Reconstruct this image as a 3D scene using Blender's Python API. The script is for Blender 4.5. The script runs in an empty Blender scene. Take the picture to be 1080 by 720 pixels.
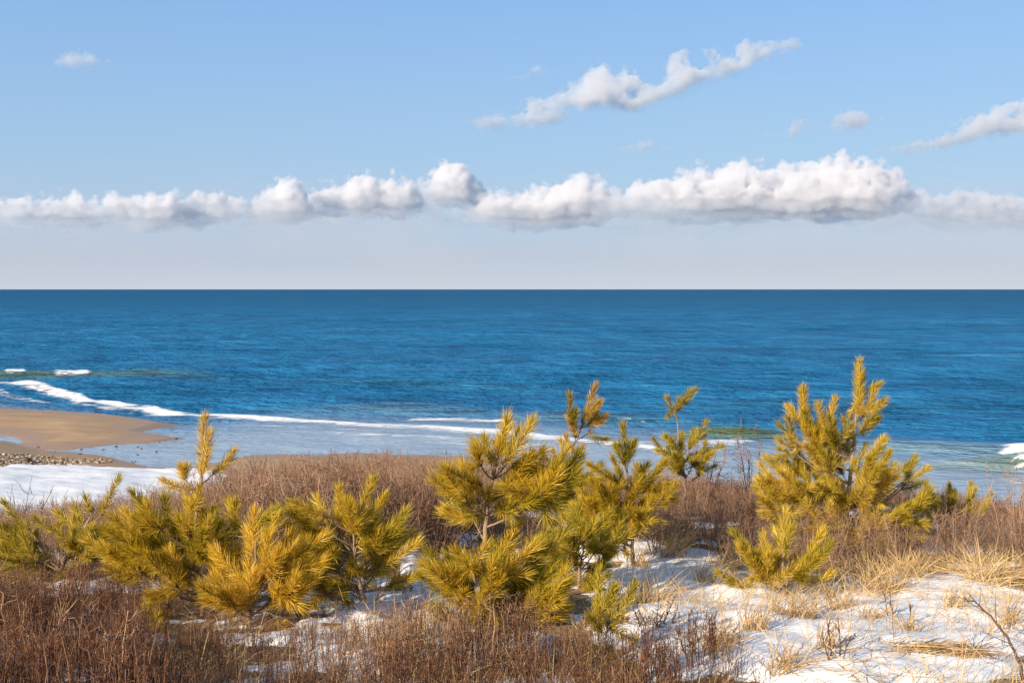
import bpy, bmesh, math, random
import numpy as np
from mathutils import Vector

random.seed(7)
RNG = np.random.default_rng(11)
scene = bpy.context.scene
COL = scene.collection
F = 1200.0            # focal length in photo pixels (photo 1080 wide)
CX, HZ = 540.0, 305.0
EYE = 8.0             # eye height above the sea, metres

# ------------------------------------------------------------------ helpers
def smooth(a, b, x):
    t = np.clip((np.asarray(x, float) - a) / (b - a), 0, 1)
    return t * t * (3 - 2 * t)

_TAB = np.random.default_rng(5).random((256, 256))
def vnoise(x, y):
    x = np.asarray(x, float); y = np.asarray(y, float)
    xi = np.floor(x).astype(int); yi = np.floor(y).astype(int)
    fx = x - xi; fy = y - yi
    fx = fx * fx * (3 - 2 * fx); fy = fy * fy * (3 - 2 * fy)
    g = lambda i, j: _TAB[(xi + i) & 255, (yi + j) & 255]
    return (g(0, 0) * (1 - fx) * (1 - fy) + g(1, 0) * fx * (1 - fy)
            + g(0, 1) * (1 - fx) * fy + g(1, 1) * fx * fy) * 2 - 1
def fbm(x, y, o=4):
    s = 0; a = 1; t = 0
    for k in range(o):
        s = s + a * vnoise(x * 2 ** k + 17.3 * k, y * 2 ** k + 9.1 * k); t += a; a *= .5
    return s / t

def mesh_obj(name, V, faces, mat, parent=None, smooth_shade=False, loc=(0, 0, 0)):
    """V (n,3) array, faces (m,3) or (m,4) array -> ONE mesh object"""
    V = np.asarray(V, np.float32).reshape(-1, 3); faces = np.asarray(faces, np.int32)
    me = bpy.data.meshes.new(name)
    k = faces.shape[1]; m = len(faces)
    me.vertices.add(len(V)); me.vertices.foreach_set('co', V.ravel())
    me.loops.add(m * k); me.loops.foreach_set('vertex_index', faces.ravel())
    me.polygons.add(m)
    me.polygons.foreach_set('loop_start', np.arange(0, m * k, k, dtype=np.int32))
    me.polygons.foreach_set('loop_total', np.full(m, k, np.int32))
    if smooth_shade: me.polygons.foreach_set('use_smooth', np.ones(m, bool))
    me.update(calc_edges=True); me.validate()
    me.materials.append(mat)
    o = bpy.data.objects.new(name, me); COL.objects.link(o)
    o.location = loc
    if parent is not None: o.parent = parent
    return o

def tag(o, label=None, cat=None, group=None, kind=None):
    if label: o['label'] = label
    if cat: o['category'] = cat
    if group: o['group'] = group
    if kind: o['kind'] = kind
    return o

def empty(name, loc, label, cat, group=None):
    o = bpy.data.objects.new(name, None); COL.objects.link(o); o.location = loc
    o.empty_display_size = .1
    return tag(o, label, cat, group)

def norm(v): return v / np.maximum(np.linalg.norm(v, axis=-1, keepdims=True), 1e-9)

def tubes(P, R, K=3, rng=RNG):
    """P (N,S,3) polylines, R (N,S) radii -> verts, tris of tapered tubes"""
    P = np.asarray(P, float); R = np.asarray(R, float)
    N, S, _ = P.shape
    T = np.empty_like(P); T[:, 1:-1] = P[:, 2:] - P[:, :-2]; T[:, 0] = P[:, 1] - P[:, 0]; T[:, -1] = P[:, -1] - P[:, -2]
    T = norm(T)
    ref = norm(rng.normal(size=(N, 1, 3)) + np.array([0, 0, .01]))
    U = norm(np.cross(T, np.broadcast_to(ref, T.shape))); W = np.cross(T, U)
    a = np.arange(K) / K * 2 * math.pi
    ring = (P[:, :, None] + R[:, :, None, None] * (np.cos(a)[None, None, :, None] * U[:, :, None] + np.sin(a)[None, None, :, None] * W[:, :, None]))
    V = ring.reshape(-1, 3)
    n, s, k = np.meshgrid(np.arange(N), np.arange(S - 1), np.arange(K), indexing='ij')
    b = (n * S + s) * K
    i0 = b + k; i1 = b + (k + 1) % K; i2 = i0 + K; i3 = i1 + K
    Tq = np.stack([np.stack([i0, i1, i3], -1), np.stack([i0, i3, i2], -1)], -2).reshape(-1, 3)
    return V, Tq

def blades(B, D, L, Wd, droop, rng=RNG, segs=2):
    """thin curved blades: base B, direction D, length L, width Wd, droop vector amount"""
    N = len(B); D = norm(D)
    side = norm(np.cross(D, norm(rng.normal(size=(N, 3)))))
    pts = []
    for s in range(segs + 1):
        t = s / segs
        c = B + D * (L * t)[:, None] + droop * (t * t)
        if s < segs:
            w = Wd * (1 - .45 * t)
            pts += [c - side * (w / 2)[:, None], c + side * (w / 2)[:, None]]
        else: pts.append(c)
    V = np.stack(pts, 1); nv = V.shape[1]
    f = []
    for s in range(segs - 1):
        a = 2 * s; f += [[a, a + 1, a + 3], [a, a + 3, a + 2]]
    a = 2 * (segs - 1); f.append([a, a + 1, a + 2])
    f = np.array(f)
    T = (np.arange(N)[:, None, None] * nv + f[None]).reshape(-1, 3)
    return V.reshape(-1, 3), T

class Batch:
    def __init__(s): s.v = []; s.f = []; s.n = 0
    def add(s, vf):
        V, T = vf
        if len(V) == 0: return
        s.v.append(V); s.f.append(T + s.n); s.n += len(V)
    def obj(s, name, mat, parent=None, loc=(0, 0, 0)):
        V = np.concatenate(s.v) - np.array(loc if parent is None else (0, 0, 0)); T = np.concatenate(s.f)
        return mesh_obj(name, V, T, mat, parent, loc=loc if parent is None else (0, 0, 0))

# ------------------------------------------------------------------ terrain
HY = [-8, 2, 6, 7.6, 8.7, 10.3, 11.5, 13, 14, 16, 18, 21, 25, 30, 34, 38, 48, 60, 100]
HV = [1.6, 1.75, 2.08, 2.25, 2.36, 2.48, 2.62, 2.88, 3.08, 3.5, 3.95, 4.6, 5.5, 6.6, 7.4, 8.2, 9.5, 11, 14]
SU = [-2500, -300, 0, 20, 40, 112, 122, 172, 215, 250, 380, 490, 700, 1080, 3000]
SV = [445, 452, 460, 470, 476, 479, 487, 496, 491, 481, 478, 482, 510, 560, 600]
_U = np.arange(-2600, 3100, 4.0); _S = np.interp(_U, SU, SV); _k = np.exp(-(np.arange(-25, 26) * 4 / 34.0) ** 2); _k /= _k.sum()
_S = np.convolve(np.pad(_S, 25, mode='edge'), _k, 'valid')
def shore_v(u): return np.interp(u, _U, _S)
def uv_of(x, y): return x / np.maximum(y, .5) * F + CX, EYE * F / np.maximum(y, .5) + HZ

# sand bar outline at sea level, (u, v) marks turned into metres
BAR = [(-700, 408), (-300, 421), (-60, 429), (0, 430.5), (60, 433), (110, 437), (152, 441), (172, 445), (150, 449.5), (140, 453.5), (166, 457.5), (194, 461), (164, 464.8),
       (110, 468.5), (75, 473), (42, 474), (28, 470), (12, 461), (-20, 455), (-300, 447), (-700, 440)]
BARW = np.array([[(u - CX) / F * EYE * F / (v - HZ), EYE * F / (v - HZ)] for u, v in BAR])
def sdf(poly, x, y):
    x = np.asarray(x, float); y = np.asarray(y, float)
    d = np.full(x.shape, 1e9); inside = np.zeros(x.shape, bool)
    for (ax, ay), (bx, by) in zip(poly, np.roll(poly, -1, 0)):
        ex, ey = bx - ax, by - ay
        t = np.clip(((x - ax) * ex + (y - ay) * ey) / (ex * ex + ey * ey + 1e-12), 0, 1)
        d = np.minimum(d, np.hypot(x - ax - t * ex, y - ay - t * ey))
        c = ((ay > y) != (by > y)) & (x < (bx - ax) * (y - ay) / (by - ay + 1e-12) + ax)
        inside ^= c
    return np.where(inside, d, -d)

def zg(x, y):
    x = np.asarray(x, float); y = np.asarray(y, float)
    u, v = uv_of(x, y)
    h = np.interp(y, HY, HV)
    bump = .38 * smooth(170, 330, u) * (1 - .6 * smooth(930, 1060, u)) * smooth(10.3, 13, y) * (1 - smooth(17, 24, y))
    near = 1 - smooth(18, 30, y)
    z = EYE - h + bump + near * (.10 * fbm(x * .55 + 3, y * .55, 3) + .035 * fbm(x * 2.1, y * 2.1 + 5, 3))
    ys = EYE * F / (shore_v(u) - HZ)
    d = ys - y
    wob = .05 * fbm(x * .5, y * .5 + 40, 3)
    beach = np.where(d > 0, 1.7 * np.tanh(.065 * d / 1.7), .05 * d - .5 * np.tanh(np.maximum(-d - 2, 0) / 4)) + wob * smooth(-6, 2, d)
    bar = sdf(BARW, x, y)
    bn = bar + .7 * fbm(x * .3, y * .3, 3)
    bz = np.where(bn > 0, .36 * smooth(-1.5, 9, bn) + .012 * fbm(x * .8, y * 2.0, 2), .25 * bn)
    beach = np.maximum(beach, bz)
    beach = np.maximum(beach, -6)
    return np.maximum(z, beach)

def Gp(u, v):
    """where the ray through photo pixel (u, v) meets the ground"""
    y = np.arange(3.0, 90, .02)
    x = (u - CX) / F * y
    zr = EYE - (v - HZ) / F * y
    hit = np.nonzero(zr <= zg(x, y))[0]
    i = hit[0] if len(hit) else -1
    return np.array([x[i], y[i], float(zg(x[i], y[i]))])

def P(u, v, Y): return np.array([(u - CX) / F * Y, Y, EYE - (v - HZ) / F * Y])

# ------------------------------------------------------------------ materials
def new_mat(name):
    m = bpy.data.materials.new(name); m.use_nodes = True
    nt = m.node_tree; nt.nodes.clear()
    out = nt.nodes.new('ShaderNodeOutputMaterial')
    return m, nt, out
def N(nt, t, **kw):
    n = nt.nodes.new('ShaderNode' + t)
    for k, v in kw.items():
        if k.startswith('i_'): n.inputs[k[2:].replace('_', ' ')].default_value = v
        else: setattr(n, k, v)
    return n
def ramp(nt, fac, stops, interp='LINEAR'):
    r = N(nt, 'ValToRGB'); r.color_ramp.interpolation = interp
    el = r.color_ramp.elements
    while len(el) < len(stops): el.new(.5)
    for e, (p, c) in zip(el, stops):
        e.position = p; e.color = (*c, 1) if len(c) == 3 else c
    nt.links.new(fac, r.inputs['Fac']); return r.outputs['Color']
def mixc(nt, fac, a, b, bt='MIX'):
    m = N(nt, 'Mix', data_type='RGBA', blend_type=bt)
    L = nt.links
    for sock, val in ((m.inputs[0], fac), (m.inputs[6], a), (m.inputs[7], b)):
        if hasattr(val, 'is_linked') or hasattr(val, 'links'): L.new(val, sock)
        elif isinstance(val, (int, float)): sock.default_value = val
        else: sock.default_value = (*val, 1)
    return m.outputs[2]
def mathn(nt, op, a, b=None, c=None, clamp=False):
    m = N(nt, 'Math', operation=op, use_clamp=clamp)
    for i, v in enumerate((a, b, c)):
        if v is None: continue
        if isinstance(v, (int, float)): m.inputs[i].default_value = v
        else: nt.links.new(v, m.inputs[i])
    return m.outputs[0]
def noise(nt, vec, scale, detail=3, rough=.55, dist=0):
    n = N(nt, 'TexNoise'); n.inputs['Scale'].default_value = scale; n.inputs['Detail'].default_value = detail
    n.inputs['Roughness'].default_value = rough; n.inputs['Distortion'].default_value = dist
    if vec is not None: nt.links.new(vec, n.inputs['Vector'])
    return n.outputs['Fac']
def scaled(nt, sx, sy, sz):
    g = N(nt, 'NewGeometry'); m = N(nt, 'Mapping'); m.inputs['Scale'].default_value = (sx, sy, sz)
    nt.links.new(g.outputs['Position'], m.inputs['Vector']); return m.outputs['Vector']

def plant_mat(name, stops, transl=.0, rough=.6, spec=.25):
    """per-blade / per-twig colour variation"""
    m, nt, out = new_mat(name)
    g = N(nt, 'NewGeometry')
    ns = noise(nt, scaled(nt, 1, 1, 1), 2.3, 2)
    nb_ = noise(nt, scaled(nt, 1, 1, 1), .7, 2)
    f = mathn(nt, 'ADD', mathn(nt, 'MULTIPLY', g.outputs['Random Per Island'], .62), mathn(nt, 'ADD', mathn(nt, 'MULTIPLY', ns, .3), mathn(nt, 'MULTIPLY_ADD', nb_, .9, -.36)), clamp=True)
    c = ramp(nt, f, stops)
    b = N(nt, 'BsdfPrincipled'); nt.links.new(c, b.inputs['Base Color'])
    b.inputs['Roughness'].default_value = rough; b.inputs['Specular IOR Level'].default_value = spec
    if transl > 0:
        t = N(nt, 'BsdfTranslucent'); nt.links.new(c, t.inputs['Color'])
        mx = N(nt, 'MixShader'); mx.inputs[0].default_value = transl
        nt.links.new(b.outputs[0], mx.inputs[1]); nt.links.new(t.outputs[0], mx.inputs[2])
        nt.links.new(mx.outputs[0], out.inputs['Surface'])
    else: nt.links.new(b.outputs[0], out.inputs['Surface'])
    return m

M_NEEDLE = {
 'amber': plant_mat('needles_amber', [(0, (.11, .08, .008)), (.28, (.40, .255, .013)), (.58, (.72, .455, .026)), (1, (.87, .64, .16))], .42, .5),
 'gold':  plant_mat('needles_gold',  [(0, (.09, .075, .006)), (.25, (.34, .235, .010)), (.55, (.68, .45, .020)), (1, (.88, .70, .20))], .45, .5),
 'olive': plant_mat('needles_olive', [(0, (.06, .06, .008)), (.35, (.24, .19, .012)), (.7, (.52, .38, .022)), (1, (.74, .56, .12))], .38, .5),
 'pale':  plant_mat('needles_pale',  [(0, (.20, .12, .02)), (.35, (.50, .30, .04)), (.7, (.70, .46, .09)), (1, (.80, .56, .22))], .38, .5),
}
M_BARK = plant_mat('pine_bark', [(0, (.13, .085, .055)), (.5, (.24, .16, .10)), (1, (.36, .26, .17))], 0, .85)
M_THICKET = plant_mat('thicket_twigs', [(0, (.09, .042, .026)), (.35, (.20, .105, .064)), (.7, (.32, .19, .12)), (1, (.48, .34, .23))], 0, .75)
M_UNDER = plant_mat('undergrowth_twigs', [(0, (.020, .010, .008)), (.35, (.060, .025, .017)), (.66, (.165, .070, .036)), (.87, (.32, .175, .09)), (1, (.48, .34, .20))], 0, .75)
M_DARKTWIG = plant_mat('dark_twigs', [(0, (.035, .020, .014)), (.5, (.09, .05, .035)), (1, (.17, .10, .065))], 0, .7)
M_STRAW = plant_mat('straw', [(0, (.26, .145, .055)), (.4, (.46, .29, .12)), (.75, (.60, .42, .20)), (1, (.70, .54, .32))], .2, .65)

def ground_material():
    m, nt, out = new_mat('dune_and_beach_ground')
    L = nt.links
    a = N(nt, 'Attribute', attribute_name='beach')
    v = scaled(nt, 1, 1, 1)
    n1 = noise(nt, v, 3.0, 5, .65); n2 = noise(nt, v, 22, 4, .7)
    litter = ramp(nt, mathn(nt, 'ADD', mathn(nt, 'MULTIPLY', n1, .5), mathn(nt, 'MULTIPLY', n2, .5)),
                  [(.3, (.08, .045, .024)), (.46, (.18, .11, .058)), (.58, (.31, .205, .105)), (.72, (.46, .33, .19))])
    ns = noise(nt, scaled(nt, .25, 1.1, 1), 1.0, 4, .6)
    sand = ramp(nt, ns, [(.3, (.30, .19, .10)), (.55, (.38, .245, .135)), (.75, (.45, .30, .175))])
    wet = N(nt, 'Attribute', attribute_name='wet')
    sand = mixc(nt, wet.outputs['Fac'], sand, (.33, .195, .09))
    c = mixc(nt, a.outputs['Fac'], litter, sand)
    b = N(nt, 'BsdfPrincipled'); L.new(c, b.inputs['Base Color'])
    rg = mathn(nt, 'SUBTRACT', .85, mathn(nt, 'MULTIPLY', wet.outputs['Fac'], .45)); L.new(rg, b.inputs['Roughness'])
    bp = N(nt, 'Bump'); bp.inputs['Strength'].default_value = .6; bp.inputs['Distance'].default_value = .02
    L.new(n2, bp.inputs['Height']); L.new(bp.outputs[0], b.inputs['Normal'])
    L.new(b.outputs[0], out.inputs['Surface']); return m

def snow_material():
    m, nt, out = new_mat('old_snow')
    L = nt.links
    v = scaled(nt, 1, 1, 1)
    n1 = noise(nt, v, 5, 5, .6); n2 = noise(nt, v, 60, 3, .6)
    dirt = ramp(nt, noise(nt, v, 14, 6, .75), [(.0, (.81, .81, .82)), (.60, (.81, .81, .82)), (.70, (.62, .55, .46)), (.8, (.40, .31, .22))])
    b = N(nt, 'BsdfPrincipled'); L.new(dirt, b.inputs['Base Color'])
    b.inputs['Roughness'].default_value = .65; b.inputs['Specular IOR Level'].default_value = .3
    b.inputs['Subsurface Weight'].default_value = .0
    bp = N(nt, 'Bump'); bp.inputs['Strength'].default_value = .35; bp.inputs['Distance'].default_value = .03
    L.new(mathn(nt, 'ADD', n1, mathn(nt, 'MULTIPLY', n2, .25)), bp.inputs['Height'])
    L.new(bp.outputs[0], b.inputs['Normal']); L.new(b.outputs[0], out.inputs['Surface']); return m

def sea_material():
    m, nt, out = new_mat('sea_water')
    L = nt.links
    sh = N(nt, 'Attribute', attribute_name='shallow').outputs['Fac']
    gr = N(nt, 'Attribute', attribute_name='green').outputs['Fac']
    N_far = N(nt, 'Attribute', attribute_name='far').outputs['Fac']
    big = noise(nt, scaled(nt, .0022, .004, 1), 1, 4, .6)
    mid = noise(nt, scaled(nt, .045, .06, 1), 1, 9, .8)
    wv_shade = mathn(nt, 'ADD', mathn(nt, 'MULTIPLY', noise(nt, scaled(nt, .32, .5, 1), 1, 3, .6), .28), mathn(nt, 'MULTIPLY', noise(nt, scaled(nt, .09, .12, 1), 1, 3, .6), .27))
    deep = ramp(nt, mathn(nt, 'ADD', wv_shade, mathn(nt, 'ADD', mathn(nt, 'MULTIPLY', big, .2), mathn(nt, 'MULTIPLY', mid, .25))),  # light and shade of wavelet slopes painted into the water colour
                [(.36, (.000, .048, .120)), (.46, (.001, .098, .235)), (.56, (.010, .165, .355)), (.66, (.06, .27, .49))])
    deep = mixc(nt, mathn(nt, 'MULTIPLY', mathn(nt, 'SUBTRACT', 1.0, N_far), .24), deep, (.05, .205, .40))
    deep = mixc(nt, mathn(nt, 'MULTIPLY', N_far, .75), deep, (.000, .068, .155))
    c = mixc(nt, sh, deep, (.30, .37, .45))
    c = mixc(nt, gr, c, (.085, .125, .06))
    b = N(nt, 'BsdfPrincipled'); L.new(c, b.inputs['Base Color'])
    b.inputs['IOR'].default_value = 1.33
    L.new(mathn(nt, 'SUBTRACT', .5, mathn(nt, 'MULTIPLY', sh, .3)), b.inputs['Roughness'])
    L.new(mathn(nt, 'MULTIPLY_ADD', sh, .40, .10), b.inputs['Specular IOR Level'])
    w1 = noise(nt, scaled(nt, .8, 1.3, 1), 1.6, 5, .65)
    w2 = noise(nt, scaled(nt, .2, .30, 1), 1, 5, .65)
    w3 = noise(nt, scaled(nt, .04, .06, 1), 1, 6, .7)
    hgt = mathn(nt, 'ADD', mathn(nt, 'MULTIPLY', w1, .22), mathn(nt, 'ADD', mathn(nt, 'MULTIPLY', w2, 1.3), mathn(nt, 'MULTIPLY', w3, 4.5)))
    bp = N(nt, 'Bump'); bp.inputs['Distance'].default_value = 1.0
    L.new(mathn(nt, 'SUBTRACT', .85, mathn(nt, 'MULTIPLY', sh, .62)), bp.inputs['Strength'])
    L.new(hgt, bp.inputs['Height']); L.new(bp.outputs[0], b.inputs['Normal'])
    L.new(b.outputs[0], out.inputs['Surface']); return m

def foam_material():
    m, nt, out = new_mat('sea_foam')
    L = nt.links
    a = N(nt, 'Attribute', attribute_name='foam').outputs['Fac']
    n1 = noise(nt, scaled(nt, .7, 2.4, 1), 1.0, 7, .72, .8)
    al = mathn(nt, 'SUBTRACT', mathn(nt, 'ADD', mathn(nt, 'MULTIPLY', a, 1.35), mathn(nt, 'MULTIPLY', n1, 2.8)), 2.26)
    al = mathn(nt, 'MULTIPLY', al, 2.2, clamp=True)
    b = N(nt, 'BsdfPrincipled'); b.inputs['Base Color'].default_value = (.82, .84, .86, 1); b.inputs['Roughness'].default_value = .8
    t = N(nt, 'BsdfTransparent'); mx = N(nt, 'MixShader')
    L.new(al, mx.inputs[0]); L.new(t.outputs[0], mx.inputs[1]); L.new(b.outputs[0], mx.inputs[2])
    L.new(mx.outputs[0], out.inputs['Surface']); return m

def stone_material(name, stops):
    m, nt, out = new_mat(name)
    g = N(nt, 'NewGeometry'); c = ramp(nt, g.outputs['Random Per Island'], stops)
    c = mixc(nt, .5, c, mixc(nt, noise(nt, scaled(nt, 9, 9, 9), 1, 4), (.2, .2, .2), (1, 1, 1)), 'MULTIPLY')
    b = N(nt, 'BsdfPrincipled'); b.inputs['Roughness'].default_value = .75
    nt.links.new(c, b.inputs['Base Color']); nt.links.new(b.outputs[0], out.inputs['Surface']); return m

def cloud_material(name, dens, col=(.918, .918, .935)):
    m, nt, out = new_mat(name)
    v = N(nt, 'VolumePrincipled'); v.inputs['Color'].default_value = (*col, 1); v.inputs['Absorption Color'].default_value = (0, 0, 0, 1)
    v.inputs['Density'].default_value = dens; v.inputs['Anisotropy'].default_value = .2
    nt.links.new(v.outputs[0], out.inputs['Volume'])
    m.cycles.homogeneous_volume = True
    return m

# ------------------------------------------------------------------ ground sheet
def axis(parts):
    out = []
    for a, b, s in parts: out += list(np.arange(a, b, s))
    return np.array(out)
def sym_axis(inner, step, outer, growth=1.12):
    a = list(np.arange(0, inner, step)); s = step
    while a[-1] < outer: s *= growth; a.append(a[-1] + s)
    a = np.array(a); return np.concatenate([-a[:0:-1], a])
def grid(xs, ys):
    X, Y = np.meshgrid(xs, ys); nx = len(xs); ny = len(ys)
    i = np.arange(ny - 1)[:, None] * nx + np.arange(nx - 1)[None]
    Q = np.stack([i, i + 1, i + nx + 1, i + nx], -1).reshape(-1, 4)
    return X, Y, Q
def set_attr(o, name, vals):
    at = o.data.attributes.new(name, 'FLOAT', 'POINT'); at.data.foreach_set('value', np.asarray(vals, np.float32).ravel())

xs = np.concatenate([-np.geomspace(160, 31, 40)[:-1], np.arange(-31, -9.5, .25), np.arange(-9.5, 9.5, .1), np.arange(9.5, 31, .35), np.geomspace(31, 160, 30)])
ys = axis([(-8, 4, .5), (4, 19, .1), (19, 40, .35), (40, 92, .22), (92, 141, 4)])
X, Y, Q = grid(xs, ys)
Zg = zg(X, Y)
ground = mesh_obj('ground', np.stack([X, Y, Zg], -1), Q, ground_material(), smooth_shade=True)
tag(ground, kind='structure')
set_attr(ground, 'beach', smooth(24, 34, Y + 2 * fbm(X * .4, Y * .4, 2)))
bar_d = sdf(BARW, X, Y)
set_attr(ground, 'wet', np.clip(smooth(.14, .03, Zg + .06 * fbm(X * .4, Y * .9, 3)), 0, 1))

# ------------------------------------------------------------------ snow
SNOW = [(1230, 680, 220, 75, .9), (1480, 690, 200, 70, .7), (1300, 620, 120, 40, .6), (-200, 640, 120, 50, .4), # (u, v, ru, rv, weight) patches on the dune in photo marks, placed on the ground in metres
 (900, 680, 260, 75, 1.0), (1010, 640, 110, 40, .9), (760, 640, 110, 45, .9), (700, 610, 90, 28, .9), (635, 580, 48, 16, 1.1),
 (720, 690, 90, 40, .7), (600, 545, 40, 18, .8), (640, 525, 30, 14, .6), (470, 635, 45, 45, .8), (390, 655, 50, 35, .7), (432, 590, 14, 34, .9),
 (560, 680, 40, 22, .6), (80, 585, 90, 14, .45), (40, 700, 160, 40, .35), (330, 690, 120, 30, .4), (960, 615, 40, 22, .8), (1000, 575, 50, 16, .35), (60, 560, 200, 40, .3),
 (500, 690, 30, 20, .5)]
xs2 = np.arange(-8.5, 10.5, .05); ys2 = np.concatenate([np.arange(4.5, 13, .05), np.arange(13, 19.5, .12)])
X2, Y2, Q2 = grid(xs2, ys2)
Zs = zg(X2, Y2)
U2 = X2 / Y2 * F + CX; V2 = (EYE - Zs) / Y2 * F + HZ
s = np.full(X2.shape, -.9)
for (u, v, ru, rv, w) in SNOW:
    r = np.hypot((U2 - u) / ru, (V2 - v) / rv)
    s = np.maximum(s, w * (1.0 - r) * 1.0)
s = np.maximum(s, .12 * smooth(720, 780, U2) * smooth(700, 730, V2))
cover = np.clip(s, -.6, .55) + .38 * fbm(X2 * 1.2, Y2 * 1.2 + 7, 4) + .34 * fbm(X2 * 4.5, Y2 * 4.5, 3) - .13
thick = .10 * np.tanh(cover * 1.6) + .022 * fbm(X2 * 3.5, Y2 * 4.5 + 3, 3)
Zsn = Zs + np.maximum(thick, -.05)
keep = (thick.ravel()[Q2] > -.03).any(1)
M_SNOW = snow_material()
snow = mesh_obj('snow', np.stack([X2, Y2, Zsn], -1), Q2[keep], M_SNOW, smooth_shade=True)
tag(snow, kind='structure')
def snow_top(x, y):
    xi = np.clip(np.searchsorted(xs2, x), 0, len(xs2) - 1); yi = np.clip(np.searchsorted(ys2, y), 0, len(ys2) - 1)
    return np.maximum(Zsn[yi, xi], Zs[yi, xi])
# snow field on the back of the beach
xs3 = np.arange(-34, 4, .12); ys3 = np.arange(30, 54, .12)
X3, Y3, Q3 = grid(xs3, ys3)
Z3 = zg(X3, Y3); U3 = X3 / Y3 * F + CX; V3 = (EYE - Z3) / Y3 * F + HZ
edge = np.interp(U3, [-400, 0, 40, 80, 170, 215, 300], [486, 492, 490, 491, 496, 497, 502])
c3 = np.clip((V3 - edge) / 8, -1, 1) * (1 - smooth(215, 270, U3)) - smooth(215, 270, U3) + .8 * fbm(X3 * .5, Y3 * .8, 5)
t3 = .20 * np.tanh(c3 * 1.5) + .08 * fbm(X3 * .7, Y3 * .7, 4)
keep = (t3.ravel()[Q3] > -.04).any(1)
bs = mesh_obj('snow_field', np.stack([X3, Y3, Z3 + np.maximum(t3, -.06)], -1), Q3[keep], M_SNOW, smooth_shade=True)
tag(bs, kind='structure')

# ------------------------------------------------------------------ sea
dy = np.concatenate([np.arange(232, 3, -.5), np.geomspace(3, .12, 26)])
ysea = EYE * F / dy
tx = np.concatenate([-np.geomspace(1.6, .56, 30)[:-1], np.linspace(-.56, .56, 760), np.geomspace(.56, 1.6, 30)[1:]])
TX, YS = np.meshgrid(tx, ysea)
XS = TX * YS
rowd = np.gradient(-dy)[:, None] * 0 + (YS ** 2) / (EYE * F) * .5
UW = TX * F + CX; VW = EYE * F / YS + HZ
ZS = np.zeros_like(XS)
ys_shore = EYE * F / (shore_v(UW) - HZ)
off = YS - ys_shore
calm = smooth(4, 42, off) * .95 + .04                    # wave height grows away from the shore
rw = np.random.default_rng(3)
for lam, amp, n in ((1.3, .012, 5), (2.4, .024, 5), (4.5, .045, 5), (8, .075, 4), (15, .11, 4), (34, .16, 4), (80, .25, 3)):
    fade = np.clip(1.6 - rowd * 3.2 / lam, 0, 1)
    for k in range(n):
        th = rw.normal(-.08, .42 if lam < 4 else .22); l = lam * rw.uniform(.8, 1.25); ph = rw.uniform(0, 6.28)
        kx, ky = math.sin(th) * 2 * math.pi / l, math.cos(th) * 2 * math.pi / l
        wig = .9 * fbm(XS / (l * 4), YS / (l * 4) + k * 9, 2)
        a = np.sin(kx * XS + ky * YS + ph + 2.2 * wig)
        ZS += (2.0 if lam < 4 else 2.3) * fade * calm * amp / math.sqrt(n) * (1 - 2 * np.abs(np.sin((kx * XS + ky * YS + ph) / 2 + wig)) if False else a) * (.6 + .8 * vnoise(XS / (l * 5) + 31, YS / (l * 5)) ** 2)
green = np.zeros_like(XS)
# named swells: (list of (u, v at the foot), height profile over u, front width, back width)
def swell(us, vs, hs, wf, wb, g):
    global ZS, green
    vc = np.interp(UW, us, vs); hgt = np.interp(UW, us, hs, left=0, right=0)
    yc = EYE * F / (vc - HZ) + .35 * fbm(XS * .25, YS * 0 + 3, 2)
    d = YS - yc - wf
    prof = np.where(d < 0, np.exp(-(d / (wf * .55)) ** 2), np.exp(-(d / wb) ** 2))
    ZS += hgt * prof
    green = np.maximum(green, g * np.clip(hgt / max(hs), 0, 1) * np.where(d < .3, np.exp(-((d + wf * .35) / (wf * .6)) ** 2), 0))
swell([-300, -60, 60, 150, 200, 260], [405, 406, 406.5, 407, 407.5, 408], [0, .55, .55, .45, .25, 0], 2.6, 5, .7)
swell([690, 740, 780, 815, 850], [458, 459, 460, 461, 463], [0, .60, .66, .5, 0], 1.1, 2.6, 1)
swell([915, 960, 1020, 1080, 1400, 1700], [494, 496, 498, 500, 512, 520], [0, .12, .45, .78, .8, 0], 1.0, 2.2, .8)
swell([520, 560, 600, 640, 760, 900], [440, 441, 441, 442, 444, 446], [0, .45, .65, .5, .35, 0], 2.2, 4, .25)
swell([230, 330, 420, 500, 560], [427, 429, 433, 434, 436], [0, .4, .6, .45, 0], 2.0, 4, .2)
swell([250, 340, 460, 560, 640], [412, 412, 413, 414, 415], [0, .4, .5, .4, 0], 3, 6, .1)
swell([600, 720, 860, 1000, 1100], [424, 425, 427, 430, 432], [0, .4, .5, .35, 0], 2.4, 5, .1)
swell([840, 900, 1000, 1100, 1300, 1700], [473, 476, 480, 484, 490, 500], [0, .4, .5, .5, .4, 0], 1.4, 3, .3)
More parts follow.
